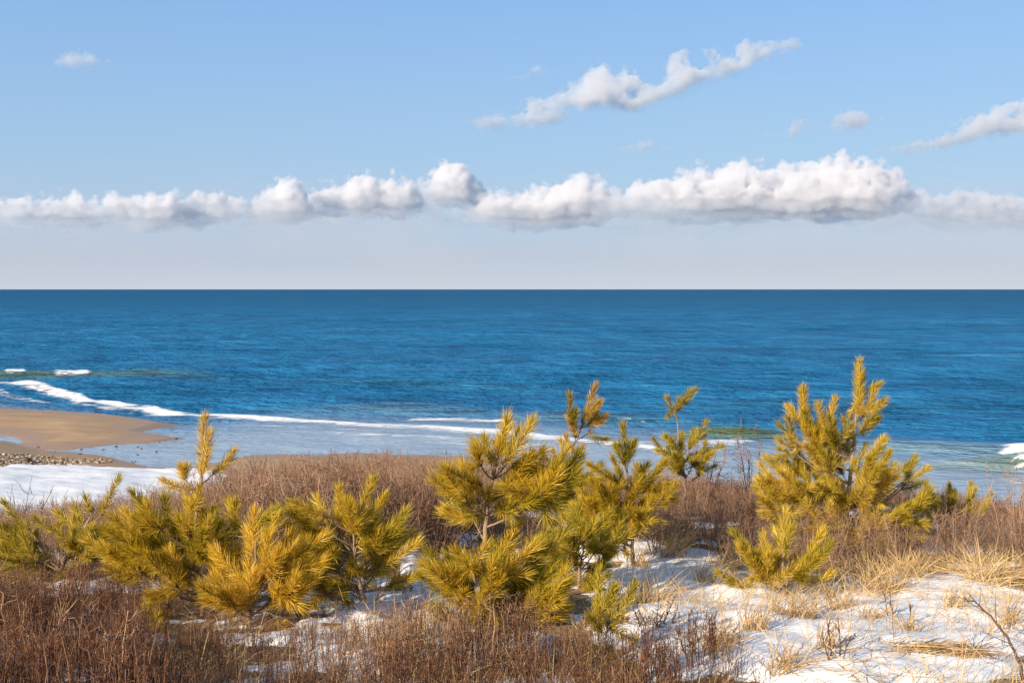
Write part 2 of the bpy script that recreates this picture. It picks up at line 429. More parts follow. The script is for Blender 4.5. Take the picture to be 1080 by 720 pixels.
# surf lines (foam): polyline in photo marks, width, strength
foam = np.zeros_like(XS)
def surf(us, vs, ws, st):
    global foam
    vc = np.interp(UW, us, vs) + 1.1 * fbm(XS * .22, YS * .05, 3) * np.interp(UW, us, ws) * .35
    w = np.interp(UW, us, ws, left=0.01, right=0.01)
    d = VW - vc
    ins = ((UW > us[0]) & (UW < us[-1]))
    f = np.where(d < 0, np.exp(-(d / (w * .42 + .2)) ** 2), np.exp(-(d / (1.25 * w)) ** 2)) * ins
    f = f * np.clip(np.minimum(UW - us[0], us[-1] - UW) / min(45, (us[-1] - us[0]) * .22), 0, 1)
    foam = np.maximum(foam, f * st * (1 + .25 * fbm(XS * .35, YS * .1 + 8, 3)))
surf([-700, -200, -20, 20, 60, 100, 140, 170, 200, 260, 330, 420, 520, 600, 680, 760], [402, 407, 409, 412, 416, 420.5, 425.5, 428, 430, 434, 439, 445, 453, 461, 470, 480], [4, 4, 4, 3.6, 3.4, 3.6, 4, 4, 4, 4.5, 5, 6, 6, 5, 5, 4], 1.08)
surf([48, 60, 92, 104], [404.3, 403.8, 403.8, 404.3], [1.0, 1.5, 1.3, 1.0], .98)
surf([0, 10, 24, 32], [403.8, 403.4, 403.4, 403.8], [.9, 1.2, 1.1, .9], .95)
surf([400, 440, 480, 520, 560], [441, 437.5, 436.5, 438, 441], [2, 4, 4, 3, 2], .9)
surf([250, 300, 380], [433, 433, 438], [3, 3, 3], .55)
surf([300, 380, 460, 540, 640], [452, 456, 460, 466, 474], [3, 4, 4, 4, 3], .72)
surf([330, 420, 520, 620], [462, 464, 468, 478], [3, 3, 3, 3], .66)
surf([200, 280, 360, 440], [444, 447, 450, 456], [3, 3, 3, 3], .7)
surf([-300, 0, 60, 130, 220], [410, 417, 423, 428, 436], [3, 3, 2, 2, 2], .75)
surf([560, 620, 700, 760, 830], [458, 465, 466, 464, 466], [4, 5, 9, 9, 3], .8)
surf([600, 700, 800, 1000], [473, 480, 484, 490], [6, 8, 8, 6], .55)
surf([1030, 1050, 1080, 1300, 1700], [484, 481, 480, 492, 500], [5, 12, 15, 15, 12], 1.3)
surf([1010, 1080, 1300], [505, 507, 520], [8, 10, 10], .6)
surf([640, 660, 690], [440, 440, 441], [1.2, 1.6, 1.2], .6)
# residue of foam in the shallow wash
wash = smooth(34, 4, off) * (off > -25)
foam = np.maximum(foam, .43 * smooth(30, 8, off) * smooth(-4, 1, off))
# far whitecaps
wc = (vnoise(XS / 16, YS / 30) > .90) & (vnoise(XS / 300 + 5, YS / 500) > .15) & (YS > 150) & (YS < 450)
shallow = np.clip(smooth(27, 5, off) * .92, 0, 1)
shallow *= 1 - .7 * np.clip(green, 0, 1)
idx = np.arange(len(ysea) - 1)[:, None] * len(tx) + np.arange(len(tx) - 1)[None]
QS = np.stack([idx, idx + 1, idx + len(tx) + 1, idx + len(tx)], -1).reshape(-1, 4)
VS = np.stack([XS, YS, ZS], -1).reshape(-1, 3)
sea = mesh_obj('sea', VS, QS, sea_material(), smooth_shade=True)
tag(sea, kind='structure')
set_attr(sea, 'shallow', shallow); set_attr(sea, 'green', green); set_attr(sea, 'far', smooth(np.log(110), np.log(2500), np.log(YS)))
foam = np.maximum(foam, np.where(wc, 1.0, 0))
fm = foam.ravel()
keep = (fm[QS] > .2).any(1)
used = np.unique(QS[keep]); remap = np.full(len(VS), -1); remap[used] = np.arange(len(used))
VF = VS[used] + np.array([0, 0, .02])
VF[:, 2] += np.clip(fm[used] - .75, 0, .6) * .10 * (1 + fbm(VF[:, 0] * 1.3, VF[:, 1] * 1.3, 3))
fo = mesh_obj('sea_foam', VF, remap[QS[keep]], foam_material(), smooth_shade=True)
tag(fo, kind='stuff'); set_attr(fo, 'foam', fm[used])

# ------------------------------------------------------------------ beach stones
def stones(name, pts, sizes, mat, rng):
    bm = bmesh.new(); bmesh.ops.create_icosphere(bm, subdivisions=1, radius=1)
    v0 = np.array([v.co[:] for v in bm.verts]); f0 = np.array([[v.index for v in f.verts] for f in bm.faces]); bm.free()
    n = len(pts); j = 1 + .25 * rng.normal(size=(n, len(v0), 1))
    sc = sizes[:, None] * rng.uniform([.7, .7, .35], [1.3, 1.1, .7], (n, 3))
    V = v0[None] * j * sc[:, None] + pts[:, None]
    T = np.arange(n)[:, None, None] * len(v0) + f0[None]
    return tag(mesh_obj(name, V.reshape(-1, 3), T.reshape(-1, 3), mat), kind='stuff')
rs = np.random.default_rng(21)
def beach_pts(n, poly_uv):
    poly = np.array([Gp(u, v)[:2] for u, v in poly_uv]); out = []
    lo, hi = poly.min(0), poly.max(0)
    p = rs.uniform(lo, hi, (n, 2)); p = p[sdf(poly, p[:, 0], p[:, 1]) + .8 * fbm(p[:, 0] * .6, p[:, 1] * .6, 3) > 0]
    return np.column_stack([p, zg(p[:, 0], p[:, 1])])
pp = beach_pts(9000, [(-160, 473), (-20, 477), (30, 479), (60, 482), (105, 484), (112, 488), (70, 492), (0, 493), (-160, 492)])
stones('shingle', pp, rs.lognormal(-2.95, .42, len(pp)), stone_material('shingle_stones', [(0, (.12, .075, .045)), (.35, (.28, .19, .11)), (.75, (.44, .32, .20)), (1, (.64, .54, .40))]), rs)
pp = beach_pts(170, [(-60, 462), (20, 464), (60, 472), (140, 470), (250, 472), (245, 478), (170, 482), (150, 490), (110, 482), (40, 476)])
pp[:, 2] = np.maximum(pp[:, 2], 0)
stones('seaweed_wrack', pp, rs.lognormal(-2.95, .45, len(pp)), stone_material('dark_wrack', [(0, (.02, .016, .014)), (.6, (.06, .05, .04)), (1, (.14, .11, .09))]), rs)

# ------------------------------------------------------------------ pines
def curve(p0, p1, p2, n):
    t = np.linspace(0, 1, n)[:, None]
    return p0 * (1 - t) ** 2 + 2 * p1 * t * (1 - t) + p2 * t * t
def resample(pts, n):
    pts = np.asarray(pts); d = np.r_[0, np.cumsum(np.linalg.norm(np.diff(pts, axis=0), axis=1))]
    q = np.linspace(0, d[-1], n); return np.column_stack([np.interp(q, d, pts[:, k]) for k in range(3)])

def needles_on(axis_pts, rng, dens=900, nl=.11, w=.0042):
    L = np.linalg.norm(np.diff(axis_pts, axis=0), axis=1).sum()
    n = int(dens * max(L, .07)); ntip = 55
    t = np.r_[rng.random(n), np.full(ntip, .995)]
    q = t * (len(axis_pts) - 1); i = np.minimum(q.astype(int), len(axis_pts) - 2); f = (q - i)[:, None]
    B = axis_pts[i] * (1 - f) + axis_pts[i + 1] * f
    T = norm(axis_pts[i + 1] - axis_pts[i])
    n = len(t)
    r = norm(np.cross(T, rng.normal(size=(n, 3))))
    ang = np.radians(np.clip(64 - 20 * t + rng.normal(0, 9, n), 8, 85))
    ang[-ntip:] = np.radians(rng.uniform(4, 52, ntip))
    D = T * np.cos(ang)[:, None] + r * np.sin(ang)[:, None] + np.array([0, 0, .10])
    ln = nl * rng.uniform(.58, 1.10, n); ln[-ntip:] *= .8
    return blades(B, D, ln, np.full(n, w), (T * .22 - r * .12) * ln[:, None], rng)

def pine(name, label, Y, trunk, shoots, fills, col='gold', nl=.11, seed=0, rad=.022, group='pines', depth=.8, dens=880, green=.3, fillk=.95):
    rng = np.random.default_rng(100 + seed)
    base = P(*trunk[0], Y); base[2] = min(base[2], 99)
    g = float(zg(base[0], base[1])); base[2] = g - .02
    root = empty(name, tuple(base), label, 'pine', group)
    tp = [base] + [P(u, v, Y + rng.normal(0, .03)) for u, v in trunk[1:]]
    tr = resample(tp, 14)
    tr[1:-1] += rng.normal(0, .006, (12, 3))
    b = Batch(); b.add(tubes(tr[None] - base, np.linspace(rad, rad * .28, 14)[None] * rng.uniform(.9, 1.1, (1, 14)), 7, rng))
    # stubs left by dead twigs
    k = 9; i = rng.integers(2, 12, k); d = norm(rng.normal(size=(k, 3)) * [1, 1, .4])
    st = tr[i][:, None] - base + d[:, None] * np.linspace(0, 1, 3)[None, :, None] * rng.uniform(.04, .16, k)[:, None, None]
    b.add(tubes(st, np.broadcast_to([.004, .003, .0015], (k, 3)), 3, rng))
    tko = b.obj('trunk', M_BARK, root)
    zt = tr[:, 2]
    def attach(pb):
        """a branch leaves the trunk below the shoot it carries"""
        want = pb[2] - .55 * np.hypot(*(pb[:2] - tr[np.argmin(np.abs(zt - pb[2]))][:2])) - .02
        return tr[np.argmin(np.abs(zt - np.clip(want, zt[1], zt[-2])))]
    def branch(pb, ptip, extra=()):
        a = attach(pb)
        up = norm(ptip - pb)
        L = np.linalg.norm(pb - a)
        br = curve(a, (a + pb) / 2 - np.array([0, 0, .12 * L]), pb, 7)
        sh = curve(pb, pb + up * np.linalg.norm(ptip - pb) * .5 + rng.normal(0, .012, 3) - np.array([0, 0, .02]), ptip, 6)
        wood = np.concatenate([br, sh[1:]])
        bb = Batch(); bb.add(tubes(wood[None] - base, np.linspace(.006 + .005 * min(L, 1), .003, len(wood))[None], 5, rng))
        if L > .1:                                        # dead brown needles left along the inner branch
            dv = needles_on(br[2:], rng, 160, nl * .8, .003); bb.add(tuple_off(dv, base))
        nb = Batch(); nb.add(tuple_off(needles_on(sh, rng, dens, nl), base))
        for e0, e1 in extra:
            es = curve(e0, (e0 + e1) / 2 + rng.normal(0, .012, 3), e1, 5)
            bb.add(tubes(es[None] - base, np.linspace(.005, .003, 5)[None], 4, rng))
            nb.add(tuple_off(needles_on(es, rng, dens, nl), base))
        bo = bb.obj('branch', M_BARK, root)
        nb.obj('needles', M_NEEDLE['olive' if rng.random() < green else col], bo)
    def tuple_off(vf, o): return vf[0] - o, vf[1]
    for (bu, bv, tu, tv) in shoots:
        dY = rng.uniform(-.25, .25) * depth
        pb, pt = P(bu, bv, Y + dY * .6), P(tu, tv, Y + dY)
        ex = []
        ln = np.linalg.norm(pt - pb)
        pt = pb + (pt - pb) * max(1 - .5 * nl / ln, .5)
        for q in range(rng.integers(0, 3)):            # side shoots of the same whorl
            t = rng.uniform(.0, .35); e0 = pb * (1 - t) + pt * t
            dr = norm(norm(pt - pb) + rng.normal(0, .55, 3) + [0, 0, .15])
            ex.append((e0, e0 + dr * ln * rng.uniform(.35, .6)))
        branch(pb, pt, ex)
    for (cu, cv, ru, rv, n) in fills:
        c = P(cu, cv, Y); rx, rz = ru / F * Y, rv / F * Y
        for k in range(int(n * fillk)):
            d = norm(rng.normal(size=3)); d[1] = d[1] * .8 - .15; q = rng.uniform(.25, .95) ** .6
            pb = c + d * q * np.array([rx, (rx + rz) * .55 * depth, rz])
            if pb[2] < zg(pb[0], pb[1]) + .12: pb[2] = float(zg(pb[0], pb[1])) + .12 + rng.uniform(0, .1)
            out = pb - tr[np.argmin(np.abs(zt - pb[2]))]
            dr = norm(norm(out) * .75 + np.array([0, 0, .75]) + rng.normal(0, .25, 3))
            ln = rng.uniform(.20, .36)
            ex = []
            for m_ in range(rng.integers(1, 4)):
                d2 = norm(dr + rng.normal(0, .6, 3)); e0 = pb - dr * rng.uniform(.0, .06)
                ex.append((e0, e0 + d2 * ln * rng.uniform(.5, .85)))
            branch(pb, pb + dr * ln, ex)
    return root

PINES = [
 ('low dark olive pine at the far left behind the red brown twigs', 9.3, [(62, 640), (68, 590), (95, 545)],
  [(105, 545, 126, 502), (97, 540, 88, 522), (88, 556, 58, 540), (40, 575, 8, 558), (20, 572, -4, 590), (60, 562, 34, 545), (104, 560, 140, 545), (70, 590, 110, 572), (22, 592, 55, 600), (5, 562, -24, 545), (85, 592, 60, 610), (30, 600, 8, 612)],
  [(50, 580, 60, 25, 9), (105, 580, 40, 25, 6), (-30, 585, 40, 25, 4)], 'olive', .105),
 ('slender pine with one tall golden leader above the snowy beach strip', 8.6, [(200, 690), (206, 590), (207, 545), (212, 500), (217, 450)],
  [(212, 502, 216, 436), (214, 500, 222, 452), (203, 516, 168, 506), (224, 500, 249, 474), (206, 536, 211, 510), (204, 545, 196, 525), (196, 505, 190, 490), (206, 560, 214, 535)],
  [(205, 580, 30, 18, 5)], 'amber', .105),
 ('bushy golden pine below the slender tall leader, filling the lower left', 8.0, [(214, 700), (212, 620), (205, 560)],
  [(205, 600, 200, 556), (162, 590, 140, 568), (165, 602, 128, 612), (190, 622, 152, 628), (200, 576, 172, 546), (225, 576, 228, 540), (250, 562, 246, 525), (262, 556, 298, 540), (236, 600, 258, 578), (172, 560, 150, 530), (180, 640, 165, 655), (228, 640, 240, 610), (195, 590, 215, 565)],
  [(200, 590, 70, 45, 18), (150, 585, 35, 25, 6)], 'gold', .12),
 ('bright golden pine with drooping front tufts left of the shaded pine', 7.5, [(262, 715), (265, 640), (270, 570)],
  [(268, 590, 268, 536), (275, 572, 293, 544), (262, 640, 270, 600), (280, 602, 284, 558), (285, 632, 318, 632), (250, 660, 236, 684), (268, 676, 288, 700), (240, 652, 262, 634), (280, 655, 310, 668)],
  [(268, 640, 45, 45, 10), (290, 610, 25, 30, 5)], 'amber', .12),
 ('dense pine with a double golden top and dark shaded skirt over snow', 8.4, [(378, 690), (385, 640), (372, 580), (374, 545)],
  [(374, 556, 394, 502), (358, 560, 358, 510), (345, 546, 306, 528), (386, 560, 408, 520), (330, 570, 310, 556), (376, 576, 402, 560), (396, 582, 430, 560), (340, 602, 318, 610), (386, 602, 420, 596), (360, 592, 330, 586), (320, 638, 366, 618), (330, 660, 352, 642), (352, 622, 372, 640), (345, 570, 335, 540)],
  [(362, 580, 52, 38, 15), (395, 610, 40, 30, 8), (345, 640, 35, 22, 5)], 'gold', .115),
 ('central pine with bare pale trunk and three upright shoots over spreading tufts', 7.7, [(506, 700), (511, 600), (514, 540), (520, 490)],
  [(523, 492, 536, 436), (530, 490, 564, 441), (518, 489, 509, 458), (536, 486, 547, 450), (508, 492, 496, 474), (540, 492, 578, 474), (546, 502, 588, 494), (550, 508, 590, 512), (510, 522, 490, 503), (506, 532, 474, 518), (500, 548, 463, 540), (540, 522, 576, 530),
   (500, 622, 448, 580), (490, 642, 440, 604), (482, 652, 452, 640), (520, 640, 540, 576), (530, 640, 578, 572), (545, 640, 592, 590), (550, 652, 606, 612), (532, 662, 562, 692), (560, 656, 602, 640), (500, 652, 470, 668), (482, 672, 450, 690), (496, 632, 480, 590), (510, 642, 520, 600), (555, 640, 600, 655), (535, 655, 520, 620)],
  [(518, 620, 70, 40, 16), (515, 525, 45, 22, 8), (572, 525, 26, 24, 6)], 'gold', .125),
 ('sparse pale pine standing tall against the water behind the central pine', 10.6, [(586, 620), (592, 530), (602, 480), (617, 440)],
  [(614, 446, 629, 404), (604, 448, 600, 414), (618, 442, 634, 424), (616, 450, 641, 437), (620, 456, 641, 466), (607, 462, 603, 435), (600, 476, 596, 458), (605, 482, 616, 470), (588, 490, 570, 480), (590, 502, 574, 500), (600, 502, 626, 510), (598, 515, 612, 495)],
  [(600, 520, 40, 14, 6)], 'pale', .10),
 ('bushy yellow pine between the sparse pale pine and the brown thicket', 10.0, [(668, 610), (665, 540), (660, 490)],
  [(659, 492, 657, 446), (662, 487, 670, 465), (656, 502, 644, 480), (660, 512, 650, 494), (665, 522, 680, 500), (676, 542, 692, 515), (655, 532, 638, 520), (694, 530, 716, 508), (660, 562, 640, 545), (650, 575, 640, 590), (670, 560, 690, 545)],
  [(660, 530, 36, 34, 12), (655, 570, 22, 18, 4), (632, 545, 18, 18, 4)], 'gold', .105),
 ('small sparse pine with hooked top rising from thicket before the green wave', 12.4, [(722, 610), (722, 500), (716, 465), (713, 438)],
  [(713, 433, 735, 409), (713, 433, 701, 418), (726, 474, 746, 443), (718, 478, 700, 458), (716, 484, 720, 456), (730, 492, 746, 465), (720, 500, 696, 488), (736, 502, 748, 478), (712, 490, 704, 470)],
  [(722, 486, 24, 16, 5)], 'olive', .10),
 ('tallest pine, with twin stems and a thick upright leader, by the breaker', 10.8, [(888, 620), (893, 540), (900, 470), (905, 420)],
  [(905, 440, 907, 378), (907, 425, 904, 384), (908, 442, 924, 408), (910, 452, 931, 424), (905, 458, 928, 440), (900, 464, 888, 440), (846, 452, 848, 406), (845, 447, 829, 428), (840, 462, 819, 446), (845, 472, 818, 464), (838, 477, 817, 484), (858, 462, 868, 440), (866, 467, 882, 418), (855, 482, 870, 455),
   (900, 492, 915, 468), (915, 492, 935, 462), (925, 502, 938, 475), (950, 512, 981, 492), (955, 506, 966, 480), (950, 516, 976, 508), (830, 522, 800, 488), (836, 532, 794, 514), (840, 547, 800, 540), (860, 532, 850, 500), (930, 542, 992, 528), (940, 562, 985, 548), (910, 552, 935, 530), (895, 562, 930, 576), (845, 500, 842, 470), (880, 500, 876, 470)],
  [(885, 510, 55, 40, 18), (832, 522, 36, 28, 10), (930, 542, 52, 26, 13), (870, 555, 55, 25, 11), (875, 470, 26, 24, 5)], 'gold', .11),
 ('small golden pine seedling standing in straw at the edge of the snow', 8.8, [(828, 648), (824, 605), (826, 570)],
  [(826, 592, 829, 534), (827, 586, 836, 552), (806, 602, 771, 558), (808, 612, 805, 560), (800, 626, 754, 602), (815, 622, 788, 632), (836, 606, 860, 584), (830, 622, 838, 642), (850, 616, 880, 604)],
  [(820, 618, 30, 16, 6)], 'gold', .10),
 ('tiny green pine sprig among red brown stems at the bottom edge', 6.7, [(630, 730), (632, 705)],
  [(630, 705, 622, 680), (634, 704, 642, 678), (628, 708, 612, 694), (638, 706, 652, 692)], [(632, 700, 14, 8, 2)], 'olive', .085),
 ('small lone golden sprig standing in the red brown twigs', 7.1, [(160, 700), (158, 662)],
  [(158, 664, 152, 636), (160, 664, 168, 646), (158, 668, 174, 664)], [], 'gold', .085),
 ('low wispy olive pine in the thicket right of the tallest pine', 11.4, [(1012, 600), (1015, 560)],
  [(1006, 548, 1000, 514), (1015, 545, 1030, 514), (1030, 548, 1046, 518), (1000, 552, 975, 530)], [(1010, 545, 30, 14, 5)], 'olive', .095),
 ('low spreading green pine lying beside the snow hollow', 9.0, [(610, 640), (612, 600), (615, 575)],
  [(622, 580, 650, 584), (610, 580, 585, 560), (615, 576, 610, 548), (625, 585, 640, 560), (620, 600, 645, 610), (605, 610, 590, 590), (615, 612, 632, 625)],
  [(615, 585, 30, 20, 6), (610, 615, 26, 12, 4)], 'olive', .11),
]
for i, (lab, Y_, tr_, sh_, fl_, c_, nl_) in enumerate(PINES):
    pine('pine_tree', lab, Y_, tr_, sh_, fl_, c_, nl_, seed=i, rad=.03 if len(sh_) > 20 else .02, depth=.8, green={0: .5, 1: .0, 3: .1, 9: .5}.get(i, .3), fillk={2: .85, 3: .85, 4: .95, 5: .95}.get(i, 1.05))

# ------------------------------------------------------------------ bare shrubs
def shrub_lines(rng, h, stems=6, spread=.35, forks=7, groups=False):
    """polylines of a bare twiggy shrub, base at the origin"""
    Ps, Rs = [], []; ids = []
    S = 5; t = np.linspace(0, 1, S)
    for k in range(stems):
        a = rng.uniform(0, 2 * math.pi); r0 = rng.uniform(0, .06)
        top = np.array([math.cos(a) * spread * rng.uniform(.2, 1) * h, math.sin(a) * spread * rng.uniform(.2, 1) * h, h * rng.uniform(.6, 1.0)])
        p0 = np.array([math.cos(a) * r0, math.sin(a) * r0, -.04])
        mid = (p0 + top) / 2 + rng.normal(0, .05 * h, 3)
        st = curve(p0, mid, top, S) + np.r_[np.zeros((1, 3)), rng.normal(0, .018 * h, (S - 1, 3))]
        Ps.append(st); Rs.append(np.linspace(.0048, .0016, S) * (.7 + .5 * h))
        for f in range(forks):
            q = rng.uniform(.3, .98); i = min(int(q * (S - 1)), S - 2); fr = q * (S - 1) - i
            b = st[i] * (1 - fr) + st[i + 1] * fr
            dr = norm(norm(st[i + 1] - st[i]) + rng.normal(0, .8, 3) + np.array([0, 0, .1]))
            ln = h * rng.uniform(.12, .34) * (1.15 - .5 * q)
            e = b + dr * ln
            tw = curve(b, (b + e) / 2 + rng.normal(0, .08 * ln, 3), e, S); tw[1:] += rng.normal(0, .03 * ln, (S - 1, 3))
            Ps.append(tw); Rs.append(np.linspace(.0024, .0012, S))
            for g in range(rng.integers(0, 3)):
                b2 = tw[rng.integers(1, 4)]; d3 = norm(dr + rng.normal(0, .6, 3)); e2 = b2 + d3 * ln * rng.uniform(.25, .5)
                Ps.append(curve(b2, (b2 + e2) / 2, e2, S)); Rs.append(np.linspace(.0017, .001, S))
    ids = np.cumsum([R_[0] > .0048 * (.7 + .5 * h) * .999 for R_ in Rs]) - 1
    if groups: return np.array(Ps), np.array(Rs), ids
    return np.array(Ps), np.array(Rs)
def scatter(templates, pts, scale, rng, batch):
    which = rng.integers(0, len(templates), len(pts))
    for k, (V, T) in enumerate(templates):
        p = pts[which == k]; s = scale[which == k]; n = len(p)
        if n == 0: continue
        a = rng.uniform(0, 2 * math.pi, n); c, sn = np.cos(a), np.sin(a)
        W = np.empty((n, len(V), 3))
        W[..., 0] = (V[None, :, 0] * c[:, None] - V[None, :, 1] * sn[:, None]) * s[:, None]
        W[..., 1] = (V[None, :, 0] * sn[:, None] + V[None, :, 1] * c[:, None]) * s[:, None]
        W[..., 2] = V[None, :, 2] * s[:, None]
        W += p[:, None]
        batch.add((W.reshape(-1, 3), (np.arange(n)[:, None, None] * len(V) + T[None]).reshape(-1, 3)))
rsb = np.random.default_rng(77)
TPL = []
for k in range(7):
    Ps, Rs = shrub_lines(rsb, 1.0, stems=6, spread=.60, forks=9); Rs = Rs * (.8 if k < 5 else 1.5)
    TPL.append(tubes(Ps[:, ::2], Rs[:, ::2], 3, rsb))
TPLU = []
for k in range(6):
    Ps, Rs = shrub_lines(rsb, 1.0, stems=5, spread=.30, forks=5); TPLU.append(tubes(Ps, Rs * (1.0 if k < 4 else 1.9), 3, rsb))

# the thicket along the dune crest: one mass
n = 4000
Yt = rsb.uniform(9.4, 18.5, n); ut = rsb.uniform(-400, 1500, n); xt = (ut - CX) / F * Yt
top_v = np.interp(ut, [-200, 0, 120, 190, 260, 400, 480, 600, 700, 760, 1000, 1060, 1200], [528, 528, 516, 498, 482, 470, 478, 500, 488, 496, 510, 520, 520])
front = np.interp(ut, [-200, 0, 200, 430, 480, 640, 690, 780, 860, 1000, 1080, 1300], [10.2, 10.2, 10, 10.2, 10.6, 11.4, 10.8, 9.9, 9.7, 9.9, 9.8, 10])
okm = Yt > front + .5 * rsb.normal(0, .5, n)
hmax = (EYE - (top_v - HZ) / F * Yt) - zg(xt, Yt)
hh = np.clip(np.minimum(hmax, np.interp(ut, [0, 150, 280, 900, 1050], [.6, .75, 1.15, 1.05, .8])), .18, 1.2) * rsb.uniform(.62, 1.1, n) * (1 + .42 * fbm(xt * .8, Yt * .8, 3))
okm &= hmax > .12
hh = np.minimum(hh, np.maximum(hmax, .15) * rsb.uniform(.8, 1.06, n))
hh = np.where((Yt < 11.3) & (ut > 690), np.minimum(hh, np.interp(Yt, [9.4, 10.2, 11.3], [.30, .52, .72]) * rsb.uniform(.7, 1.2, n)), hh)
b = Batch(); pts = np.column_stack([xt, Yt, zg(xt, Yt)])[okm]
scatter(TPL, pts, hh[okm], rsb, b)
tag(b.obj('bare_thicket', M_THICKET), kind='stuff')

# red brown undergrowth along the bottom and under the pines
n = 3300
Yu = rsb.uniform(5.0, 10.2, n); uu = rsb.uniform(-400, 800, n); xu = (uu - CX) / F * Yu
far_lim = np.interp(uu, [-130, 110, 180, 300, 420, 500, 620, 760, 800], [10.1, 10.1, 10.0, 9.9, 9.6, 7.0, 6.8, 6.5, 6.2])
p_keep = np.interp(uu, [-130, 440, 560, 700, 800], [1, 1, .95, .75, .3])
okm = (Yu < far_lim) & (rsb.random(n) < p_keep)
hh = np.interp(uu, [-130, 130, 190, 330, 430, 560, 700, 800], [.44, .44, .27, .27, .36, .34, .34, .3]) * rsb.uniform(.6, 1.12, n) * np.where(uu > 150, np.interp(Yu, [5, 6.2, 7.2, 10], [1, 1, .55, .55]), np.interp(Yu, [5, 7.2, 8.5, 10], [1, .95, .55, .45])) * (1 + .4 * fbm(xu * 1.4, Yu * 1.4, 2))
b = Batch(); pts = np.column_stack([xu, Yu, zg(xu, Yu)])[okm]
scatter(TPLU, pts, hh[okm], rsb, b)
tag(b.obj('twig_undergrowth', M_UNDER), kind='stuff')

# ------------------------------------------------------------------ dry grass
def straw(pts, rng, lmin, lmax, lean=.45, w=.005, segs=3):
    n = len(pts)
    D = np.column_stack([rng.normal(.12, lean, n), rng.normal(0, lean, n), np.ones(n)])
    L = rng.uniform(lmin, lmax, n)
    dr = np.column_stack([D[:, 0], D[:, 1], np.full(n, -.55)]) * (L * rng.uniform(.1, .8, n))[:, None]
    return blades(pts, D, L, w * rng.uniform(.6, 1.2, n), dr, rng, segs)
rg = np.random.default_rng(55)
b = Batch()
n = 14500
Yq = rg.uniform(5.2, 11.5, n); uq = rg.uniform(380, 1640, n); xq = (uq - CX) / F * Yq
dn = fbm(xq * .9, Yq * .9 + 50, 3)
okm = dn + rg.normal(0, .12, n) > np.interp(uq, [380, 600, 760, 1100], [-.25, .0, .10, .10])
okm &= ~((uq < 640) & (Yq > 8.2))
p = np.column_stack([xq, Yq, snow_top(xq, Yq) - .01])[okm]
b.add(straw(p, rg, .10, .34, .38, .0042))
# tangle of straw along the foot of the thicket
n = 3700
uq = rg.uniform(660, 1560, n)
Yq = np.interp(uq, [660, 780, 860, 1000, 1080, 1150], [10.6, 9.7, 9.4, 10.0, 9.6, 9.5]) + rg.normal(0, .42, n); xq = (uq - CX) / F * Yq
okm = fbm(xq * 1.3, Yq * 1.3 + 20, 2) > -.02
p = np.column_stack([xq, Yq, snow_top(xq, Yq) - .02])[okm]
b.add(straw(p, rg, .14, .36, .5, .0045))
# litter of straw lying on ground and snow
n = 16000
uq = rg.uniform(-250, 1600, n); Yq = rg.uniform(5.2, 12, n); xq = (uq - CX) / F * Yq
okm = (fbm(xq * 1.6, Yq * 1.6 + 9, 3) + rg.normal(0, .15, n) > .08) | (snow_top(xq, Yq) < zg(xq, Yq) + .012)
p = np.column_stack([xq, Yq, snow_top(xq, Yq) + .004])[okm]; n = len(p)
b.add(blades(p, np.column_stack([rg.normal(0, 1, n), rg.normal(0, .7, n), np.abs(rg.normal(.12, .12, n))]), rg.uniform(.05, .2, n), np.full(n, .005), np.zeros((n, 3)), rg, 2))
# straw between the twigs at the bottom
n = 1500
uq = rg.uniform(150, 780, n); Yq = rg.uniform(5.4, 7.2, n); xq = (uq - CX) / F * Yq
b.add(straw(np.column_stack([xq, Yq, zg(xq, Yq) - .01]), rg, .12, .33, .3, .0042))
tag(b.obj('dry_grass', M_STRAW), kind='stuff')

TUFTS = [ # u, v of the base, radius m, height m, blades, lean, label
 (793, 672, .11, .27, 110, .25, 'upright pale straw clump in snow just below the small golden seedling'),
 (838, 660, .20, .30, 190, .40, 'wide straw clump at the foot of the small golden seedling'),
 (884, 650, .13, .28, 110, .45, 'straw clump right of the seedling, leaning over the snow edge'),
 (930, 630, .22, .38, 230, .55, 'large tangled straw clump under the tallest pine'),
 (962, 618, .12, .34, 110, .40, 'upright straw clump between the large tangle and bare snow slope'),
 (1006, 648, .09, .20, 70, .30, 'small dark straw clump alone in the middle of bright snow'),
 (1036, 622, .20, .46, 220, .65, 'big arching straw clump with long splayed blades at the right'),
 (1074, 618, .18, .42, 160, .55, 'arching straw clump cut by the right edge of the photo'),
 (871, 694, .07, .26, 55, .18, 'narrow upright straw tuft standing alone on the lower snow'),
 (826, 716, .12, .24, 100, .45, 'rusty straw clump at the bottom edge on snow'),
 (917, 664, .08, .20, 60, .35, 'short straw tuft on snow below the large tangle'),
 (755, 690, .12, .30, 100, .30, 'tall thin straw clump at the border of twigs and snow'),
 (684, 636, .15, .36, 130, .40, 'loose straw clump beside the dark arching twigs'),
 (708, 590, .14, .50, 120, .22, 'tall upright straw clump below the bushy yellow pine'),
 (672, 604, .12, .30, 100, .40, 'straw clump on the rim of the snow hollow'),
 (742, 622, .12, .26, 100, .40, 'low straw clump left of the seedling where thicket meets snow'),
 (958, 676, .06, .18, 40, .30, 'thin wispy straw tuft above the flattened straw mat'),
 (1062, 668, .09, .26, 60, .35, 'straw tuft beside the dark bent branch'),
]
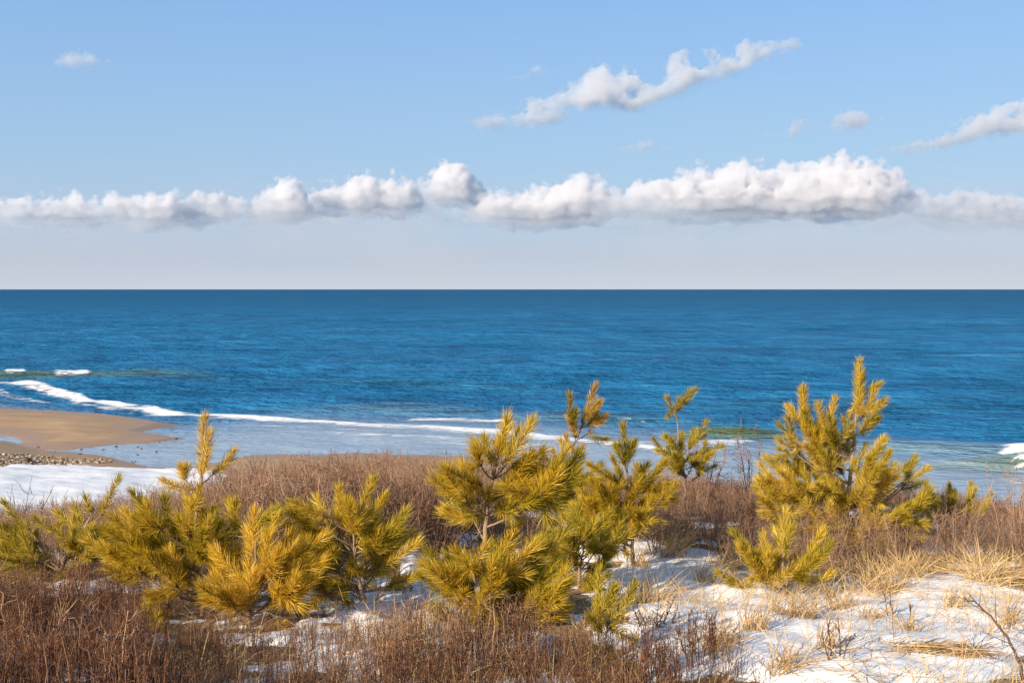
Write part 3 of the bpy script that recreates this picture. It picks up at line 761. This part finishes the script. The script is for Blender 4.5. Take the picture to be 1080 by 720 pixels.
for (u, v, r, h, nb_, lean, lab) in TUFTS:
    g = Gp(u, v); n = nb_
    root_loc = (g[0], g[1], g[2])
    a = rg.uniform(0, 6.28, n); q = r * np.sqrt(rg.random(n)) * .8
    p = np.column_stack([np.cos(a) * q, np.sin(a) * q, np.full(n, -.02)])
    p[:, 2] += snow_top(g[0] + p[:, 0], g[1] + p[:, 1]) - g[2]
    V, T = straw(p, rg, h * .55, h * (1.45 if h < .28 else 1.15), lean, .0055, 4)
    o = mesh_obj('grass_tuft', V, T, M_STRAW, loc=root_loc)
    tag(o, lab, 'dry grass', 'dry grass clumps on the snow')
# flattened straw mat
g = Gp(982, 696); n = 170
p = np.column_stack([rg.normal(0, .16, n), rg.normal(0, .05, n), np.full(n, .0)]); p[:, 2] += snow_top(g[0] + p[:, 0], g[1] + p[:, 1]) - g[2] + rg.uniform(.0, .04, n)
D = np.column_stack([rg.normal(.9, .5, n), rg.normal(.1, .4, n), rg.normal(.05, .12, n)])
L = rg.uniform(.1, .3, n); V, T = blades(p, D, L, np.full(n, .006), np.zeros((n, 3)) + [0, 0, -.02], rg, 3)
o = mesh_obj('straw_mat', V, T, M_STRAW, loc=tuple(g)); tag(o, 'flattened mat of brown straw lying on the lower right snow', 'dry grass')

# ------------------------------------------------------------------ separate bare shrubs and branches
def bare_shrub(u, v, h, stems, spread, mat, lab, seed, Yd=None):
    rng = np.random.default_rng(seed)
    g = Gp(u, v) if Yd is None else np.array([(u - CX) / F * Yd, Yd, float(zg((u - CX) / F * Yd, Yd))])
    root = empty('bare_shrub', tuple(g), lab, 'shrub')
    Ps, Rs, ids = shrub_lines(rng, h, stems=stems, spread=spread, forks=9, groups=True)
    for q in range(stems):
        V, T = tubes(Ps[ids == q], Rs[ids == q] * 1.25, 4, rng); mesh_obj('stem', V, T, mat, root)
bare_shrub(742, 0, .98, 9, .40, M_THICKET, 'bare rounded shrub silhouetted against surf behind the hooked pine', 1, 13.2)
bare_shrub(790, 0, .90, 8, .40, M_THICKET, 'bare shrub just left of the tallest pine, against pale wash', 2, 13.0)
bare_shrub(1072, 0, .95, 10, .35, M_THICKET, 'thick bare shrub at the right edge beyond the arching straw', 3, 10.6)
bare_shrub(22, 0, .80, 4, .45, M_DARKTWIG, 'few-stemmed dark shrub before the snowy strip at the left edge', 4, 12.0)
bare_shrub(688, 668, .24, 8, .9, M_DARKTWIG, 'dark twiggy bush on snow near the arching twigs', 5)
bare_shrub(30, 0, .62, 5, .6, M_UNDER, 'pale forked bush rising from the bottom left corner', 6, 6.0)
bare_shrub(885, 706, .30, 4, .6, M_DARKTWIG, 'thin reddish twig bush on the lower snow by the upright tuft', 7)
bare_shrub(945, 662, .24, 3, .7, M_DARKTWIG, 'small forked twig bush on snow left of the dark bent branch', 8)
bare_shrub(735, 700, .30, 7, .55, M_UNDER, 'red stemmed bush where the snow meets the bottom twigs', 9)

def bent_branch(name, marks, Y0, lab, r0, seed, side=()):
    rng = np.random.default_rng(seed)
    g = Gp(*marks[0])
    pts = [P(u, v, g[1] + dy_) for (u, v), dy_ in zip(marks, np.linspace(0, Y0, len(marks)))]; pts[0] = g - [0, 0, .03]
    pts = resample(pts, 16); pts[1:] += rng.normal(0, .004, (15, 3))
    root = empty(name, tuple(g), lab, 'branch')
    V, T = tubes(pts[None] - g, np.linspace(r0, r0 * .35, 16)[None], 5, rng); mesh_obj('stem', V, T, M_DARKTWIG, root)
    Ps = []
    for k in range(9):
        i = rng.integers(4, 15); d = norm(pts[min(i + 1, 15)] - pts[i - 1] + rng.normal(0, .06, 3)); e = pts[i] + d * rng.uniform(.06, .2)
        Ps.append(curve(pts[i], (pts[i] + e) / 2 + rng.normal(0, .01, 3), e, 5) - g)
    V, T = tubes(np.array(Ps), np.tile(np.linspace(.003, .0012, 5), (9, 1)), 3, rng); mesh_obj('twig', V, T, M_DARKTWIG, root)
bent_branch('bent_branch', [(1082, 722), (1076, 700), (1066, 675), (1046, 650), (1030, 636), (1016, 630)], .5, 'dark bent branch arching up from the bottom right corner', .010, 31)
bent_branch('bent_branch', [(620, 668), (632, 656), (648, 644), (668, 636), (684, 634)], .2, 'upper of two dark twigs arching over the snow beside the central pine', .006, 32)
bent_branch('bent_branch', [(630, 676), (642, 662), (656, 654), (672, 652)], .2, 'lower of two dark twigs arching over the snow beside the central pine', .005, 33)
bent_branch('bent_branch', [(1080, 712), (1062, 700), (1040, 690), (1012, 676)], .3, 'thin low branch lying on snow under the dark bent branch', .005, 34)

# ------------------------------------------------------------------ clouds
_T3 = np.random.default_rng(8).random((64, 64, 64)).astype(np.float32)
def vn3(x, y, z):
    xi, yi, zi = (np.floor(q).astype(np.int32) for q in (x, y, z)); fx, fy, fz = x - xi, y - yi, z - zi
    fx, fy, fz = (f * f * (3 - 2 * f) for f in (fx, fy, fz)); r = 0
    for i in (0, 1):
        for j in (0, 1):
            for l in (0, 1):
                r = r + _T3[(xi + i) & 63, (yi + j) & 63, (zi + l) & 63] * (fx if i else 1 - fx) * (fy if j else 1 - fy) * (fz if l else 1 - fz)
    return r
_J3 = np.random.default_rng(9).random((32, 32, 32, 3)).astype(np.float32)
def worley(x, y, z):
    xi, yi, zi = (np.floor(q).astype(np.int32) for q in (x, y, z)); best = np.full(x.shape, 9, np.float32)
    for i in (-1, 0, 1):
        for j in (-1, 0, 1):
            for l in (-1, 0, 1):
                J = _J3[(xi + i) & 31, (yi + j) & 31, (zi + l) & 31]
                best = np.minimum(best, (xi + i + J[..., 0] - x) ** 2 + (yi + j + J[..., 1] - y) ** 2 + (zi + l + J[..., 2] - z) ** 2)
    return np.sqrt(best)
def surface_net(g, org, h):
    """closed mesh round the cells where the field g is positive"""
    ins = g > 0; nx, ny, nz = g.shape
    cnt = np.zeros((nx - 1, ny - 1, nz - 1), np.int8)
    sl = lambda i, n: slice(i, n - 1 + i)
    cor = [(i, j, l) for i in (0, 1) for j in (0, 1) for l in (0, 1)]
    for i, j, l in cor: cnt += ins[sl(i, nx), sl(j, ny), sl(l, nz)]
    cells = np.argwhere((cnt > 0) & (cnt < 8)); idx = np.full(cnt.shape, -1); idx[tuple(cells.T)] = np.arange(len(cells))
    acc = np.zeros((len(cells), 3)); w = np.zeros(len(cells))
    for a in cor:
        for ax in range(3):
            if a[ax]: continue
            b = list(a); b[ax] = 1
            ga = g[tuple((cells + a).T)]; gb = g[tuple((cells + b).T)]
            c = (ga > 0) != (gb > 0); t = np.where(c, ga / np.where(c, ga - gb, 1), 0)
            p = cells + np.array(a); q = p.astype(float); q[:, ax] += t
            acc += q * c[:, None]; w += c
    V = acc / w[:, None] * h + org
    F4 = []
    for ax in range(3):
        o1, o2 = [k for k in range(3) if k != ax]
        A = [slice(None)] * 3; B = [slice(None)] * 3; A[ax] = slice(0, -1); B[ax] = slice(1, None)
        e = np.argwhere(ins[tuple(A)] != ins[tuple(B)])
        e = e[(e[:, o1] > 0) & (e[:, o2] > 0) & (e[:, o1] < g.shape[o1] - 1) & (e[:, o2] < g.shape[o2] - 1)]
        d1 = np.zeros(3, int); d1[o1] = 1; d2 = np.zeros(3, int); d2[o2] = 1
        q = np.stack([idx[tuple((e - d).T)] for d in (d1 * 0, d1, d1 + d2, d2)], -1)
        flip = ins[tuple(A)][tuple(e.T)] ^ (ax == 1)
        q[flip] = q[flip][:, ::-1]
        F4.append(q)
    Fq = np.concatenate(F4)
    vol = np.einsum('ij,ij->i', V[Fq[:, 0]], np.cross(V[Fq[:, 1]], V[Fq[:, 2]]) + np.cross(V[Fq[:, 2]], V[Fq[:, 3]])).sum()
    return V, (Fq if vol > 0 else Fq[:, ::-1])
_seed = [0]
_MC = {}
def cloud(label, pairs, D, dens, amp, fine, base_soft=5, edge=2.0, h=1.15, rag=0):
    """pairs: (u, v_top, v_base) marks at distance D metres; a heap of vapour with lumpy billows"""
    _seed[0] += 1; sd_ = _seed[0] * 13.7
    k = D / F
    us = [p[0] for p in pairs]
    cu = (us[0] + us[-1]) / 2; cv = float(np.mean([p[2] for p in pairs]))
    c = np.array([(cu - CX) * k, D, EYE - (cv - HZ) * k])
    hm = max(p[2] - p[1] for p in pairs); mg = min(hm * .75, amp) * 1.0 + 3
    dep = hm * .55 + 5 + mg
    gx = np.arange(us[0] - 16, us[-1] + 16, h); gy = np.arange(-dep, dep, h * 1.6)
    gz = np.arange(cv - max(p[2] for p in pairs) - 12, cv - min(p[1] for p in pairs) + mg, h)
    u, y, z = np.meshgrid(gx, gy, gz, indexing='ij'); u, y, z = (q.astype(np.float32) for q in (u, y, z))
    top = cv - np.interp(u, us, [p[1] for p in pairs]); bas = cv - np.interp(u, us, [p[2] for p in pairs])
    H = np.maximum(top - bas, .5)
    wx, wy, wz = u + sd_, y + 9.3 + sd_, z + 40
    n1 = vn3(wx / amp, wy / amp, wz / amp)
    q = amp * .8
    wx2, wz2 = wx + 3 * (n1 - .5), wz + 3 * (vn3(wx / 7, wy / 7, wz / 7) - .5)
    bil = .62 * (.45 - worley(wx2 / q, wy / q, wz2 / q)) + .34 * (.45 - worley(wx2 / q * 2.1 + 5, wy / q * 2.1, wz2 / q * 2.1)) + .20 * (.45 - worley(wx / q * 4.4, wy / q * 4.4 + 3, wz / q * 4.4))
    n2 = vn3(wx / fine, wy / fine, wz / fine) - .5 + .5 * (vn3(wx / fine * 2.2, wy / fine * 2.2, wz / fine * 2.2) - .5)
    n3 = vn3(wx / 2.6, wy / 2.6, wz / 2.6) - .5
    nn = (.9 + .5 * rag) * (n1 - .5) + (1.75 - 1.0 * rag) * bil + (.45 + .8 * rag) * n2 + .3 * rag * n3
    A = np.minimum(H * .75, amp)
    r = np.sqrt(((z - bas) / H) ** 2 + (y / (H * .55 + 5)) ** 2)
    d = (1 - r) * H + A * nn + .5
    d = d - rag * H * 1.5 * np.maximum(vn3(wx / 21 + 3, wy / 30, wz / 16) - .52, 0)
    fb = (z - bas + 12 * (n1 - .5) + 6 * n2 + 5) * (.20 if rag == 0 else .5)
    en = (np.minimum(u - us[0], us[-1] - u) + 7) * .6 + 9 * n2 + 9 * (n1 - .5)
    g = np.minimum(np.minimum(d, fb), en)
    g[[0, -1]] = -1; g[:, [0, -1]] = -1; g[:, :, [0, -1]] = -1
    root = None
    for lev, share, nm in ((0.0, .22, 'cloud'), (edge, .55, 'edge_vapour'), (edge * 2.2, 1.0, 'core')):
        if (g > lev).sum() < 12: continue
        V, Fq = surface_net(g - lev, np.array([gx[0] - cu, gy[0], gz[0]]), np.array([h, h * 1.6, h]))
        key = round(dens * share, 5)
        if key not in _MC: _MC[key] = cloud_material('cloud_vapour', key)
        o = mesh_obj(nm, V * k, Fq, _MC[key], root, loc=tuple(c) if root is None else (0, 0, 0))
        if root is None: root = tag(o, label, 'cloud', 'clouds over the sea')
    return root
DB = 14000; ND = .0075
cloud('long low ragged cloud at the left end of the bank', [(-70, 214, 232), (0, 212, 232), (30, 207, 232), (55, 209, 232), (78, 202, 232), (100, 208, 232), (125, 206, 234), (150, 203, 236), (168, 204, 236), (182, 202, 234), (196, 214, 230)], DB, ND, 15, 6, 8)
cloud('small white cloud between the ragged left cloud and the round puff', [(180, 220, 232), (196, 208, 232), (208, 202, 233), (222, 201, 232), (236, 206, 230), (252, 210, 229), (270, 209, 228), (292, 214, 228)], DB + 300, ND, 14, 6, 7)
cloud('round white puff cloud standing alone above the slender pine', [(266, 216, 227), (278, 206, 227), (288, 194, 227), (298, 188, 227), (310, 187, 227), (320, 194, 227), (330, 212, 227)], DB - 500, ND * 1.1, 16, 5, 5)
cloud('flat-based heaped white cloud with three low domes', [(318, 214, 224), (328, 200, 224), (338, 191, 224), (350, 190, 224), (360, 194, 224), (372, 185, 224), (386, 180, 224), (400, 187, 224), (414, 183, 223), (430, 187, 222), (446, 203, 220), (458, 210, 218)], DB + 100, ND, 17, 6, 6)
cloud('tall pointed white cloud leaning right above the sea', [(424, 208, 214), (440, 196, 212), (450, 186, 211), (460, 174, 211), (470, 167, 211), (480, 167, 212), (490, 174, 214), (500, 188, 217), (514, 200, 220), (530, 208, 222)], DB + 900, ND, 15, 6, 5)
cloud('broad soft cloud left of the largest cloud', [(496, 214, 228), (512, 204, 232), (530, 198, 234), (548, 203, 236), (566, 198, 237), (584, 193, 236), (602, 185, 234), (618, 184, 232), (632, 190, 229), (648, 200, 225), (664, 212, 222)], DB + 300, ND, 17, 6, 8)
cloud('largest long white cloud with a rounded right head', [(636, 210, 224), (650, 198, 225), (668, 191, 226), (684, 192, 226), (704, 184, 226), (730, 177, 227), (752, 178, 227), (772, 169, 227), (796, 172, 227), (816, 175, 227), (838, 172, 227), (856, 173, 227), (874, 167, 227), (896, 164, 227), (918, 168, 226), (934, 177, 223), (950, 180, 218), (966, 200, 212)], DB - 700, ND, 22, 7, 7)
cloud('hazy broken cloud at the right end of the bank', [(912, 220, 230), (940, 208, 232), (966, 197, 233), (988, 203, 234), (1010, 199, 235), (1036, 194, 235), (1056, 202, 236), (1080, 203, 238), (1140, 206, 238)], DB + 900, ND * .5, 18, 6, 10)
cloud('faint grey band of cloud under the left heaps', [(-70, 228, 242), (20, 226, 242), (120, 227, 244), (220, 224, 242), (330, 221, 240), (430, 216, 236), (500, 214, 232)], DB + 2200, ND * .3, 16, 6, 9)
cloud('faint pale band of cloud under the right heaps', [(480, 210, 230), (560, 218, 240), (640, 222, 244), (740, 223, 243), (850, 224, 240), (960, 222, 240), (1080, 222, 242), (1140, 222, 242)], DB + 2400, ND * .3, 16, 6, 9)
DH = 8000
cloud('long ragged white cloud slanting up high to the right', [(572, 104, 112), (598, 92, 112), (612, 76, 112), (632, 66, 110), (650, 78, 112), (672, 78, 112), (690, 80, 106), (706, 66, 100), (722, 48, 92), (740, 60, 86), (762, 52, 80), (790, 44, 70), (812, 41, 58), (832, 40, 47)], DH, .0052, 17, 6, 8, edge=1.5, rag=1)
cloud('small white cloud at the lower end of the slanting cloud', [(502, 124, 130), (522, 117, 131), (540, 112, 130), (558, 101, 130), (572, 106, 128), (590, 112, 124), (600, 118, 122)], DH, .0052, 14, 5, 6, edge=1.5, rag=.5)
cloud('lone faint oval cloud high in the left sky', [(58, 64, 67), (68, 56, 68), (82, 54, 68), (96, 56, 67), (106, 63, 66)], DH, .004, 8, 4, 5, edge=1.5, rag=1)
cloud('small bright cloud with grey underside right of the slanting cloud', [(872, 132, 135), (882, 121, 135), (896, 114, 132), (908, 116, 129), (922, 124, 127)], DH, .006, 10, 4, 5, edge=1.5, rag=.4)
cloud('small faint wisp beside the small bright cloud', [(800, 140, 142), (820, 137, 142), (834, 129, 141), (846, 125, 138), (856, 131, 134)], DH, .005, 9, 4, 5, edge=1.5, rag=1)
cloud('tiny flat cloud above the largest cloud', [(652, 155, 157), (668, 150, 157), (684, 147, 156), (704, 154, 156)], DH, .005, 8, 4, 4, edge=1.5, rag=1)
cloud('long white cloud slanting out of the right edge of the sky', [(926, 156, 158), (960, 149, 156), (990, 142, 153), (1010, 130, 148), (1030, 118, 144), (1050, 112, 140), (1066, 106, 138), (1090, 102, 135), (1150, 96, 132)], DH, .0052, 14, 6, 7, edge=1.5, rag=1)
cloud('tiny wisp above the small white cloud', [(544, 80, 82), (558, 72, 80), (568, 69, 77), (578, 74, 76)], DH, .004, 8, 4, 4, rag=1)

# ------------------------------------------------------------------ light, sky, camera
EXPO = .8; SKY = .10
SUN_AZ_VEC = (-.68, -.73); EL = math.radians(23)
az = math.atan2(SUN_AZ_VEC[0], SUN_AZ_VEC[1])          # clockwise from +Y
world = bpy.data.worlds.new('World'); scene.world = world; world.use_nodes = True
nt = world.node_tree; nt.nodes.clear()
wo = N(nt, 'OutputWorld'); bg = N(nt, 'Background')
sk = N(nt, 'TexSky'); sk.sky_type = 'NISHITA'; sk.sun_disc = False
sk.sun_elevation = EL; sk.sun_rotation = az; sk.altitude = 0; sk.air_density = 1.0; sk.dust_density = .6; sk.ozone_density = 1.6
bg.inputs['Strength'].default_value = SKY
tc = N(nt, 'TexCoord'); sp = N(nt, 'SeparateXYZ'); nt.links.new(tc.outputs['Generated'], sp.inputs[0])
ex = 1 / (SKY * 2 ** EXPO)
hz = lambda c: tuple(v * ex for v in c)
air = ramp(nt, sp.outputs['Z'], [(0, hz((.595, .66, .755))), (.026, hz((.475, .555, .70))), (.055, hz((.42, .55, .74))), (.11, hz((.35, .54, .78))), (.25, hz((.235, .455, .82)))])
vm = N(nt, 'Mapping'); vm.inputs['Scale'].default_value = (7, 7, 9); nt.links.new(tc.outputs['Generated'], vm.inputs['Vector'])
vl = noise(nt, vm.outputs[0], 1.0, 5, .6, .4)
vf = mathn(nt, 'MULTIPLY', mathn(nt, 'MULTIPLY_ADD', vl, 3.0, -1.2, clamp=True), ramp(nt, sp.outputs['Z'], [(0, (.15,) * 3), (.03, (.75,) * 3), (.06, (.45,) * 3), (.10, (.05,) * 3), (.2, (.0,) * 3)]))
air = mixc(nt, vf, air, hz((.565, .59, .70)))
amt = ramp(nt, sp.outputs['Z'], [(0, (.95,) * 3), (.25, (.75,) * 3), (.7, (.1,) * 3)])
nt.links.new(mixc(nt, amt, sk.outputs[0], air), bg.inputs['Color']); nt.links.new(bg.outputs[0], wo.inputs['Surface'])

sd = bpy.data.lights.new('sun', 'SUN'); sd.energy = 4.8; sd.angle = math.radians(.5); sd.color = (1, .86, .66)
so = bpy.data.objects.new('sun', sd); COL.objects.link(so)
d = Vector((math.sin(az) * math.cos(EL), math.cos(az) * math.cos(EL), math.sin(EL)))
so.rotation_euler = d.to_track_quat('Z', 'Y').to_euler(); so.location = (-20, -20, 30)

cam = bpy.data.cameras.new('camera'); co = bpy.data.objects.new('camera', cam); COL.objects.link(co)
co.location = (0, 0, EYE); co.rotation_euler = (math.radians(90), 0, 0)
cam.sensor_width = 36; cam.lens = F / 1080 * 36; cam.shift_y = -(360 - HZ) / 1080
cam.clip_start = .1; cam.clip_end = 200000
scene.camera = co
scene.view_settings.view_transform = 'Standard'; scene.view_settings.look = 'None'
scene.view_settings.exposure = EXPO; scene.view_settings.gamma = 1
cy = scene.cycles
cy.max_bounces = 24; cy.diffuse_bounces = 3; cy.glossy_bounces = 3; cy.transmission_bounces = 4
cy.volume_bounces = 16; cy.transparent_max_bounces = 12
cy.use_denoising = True; cy.sample_clamp_indirect = 8
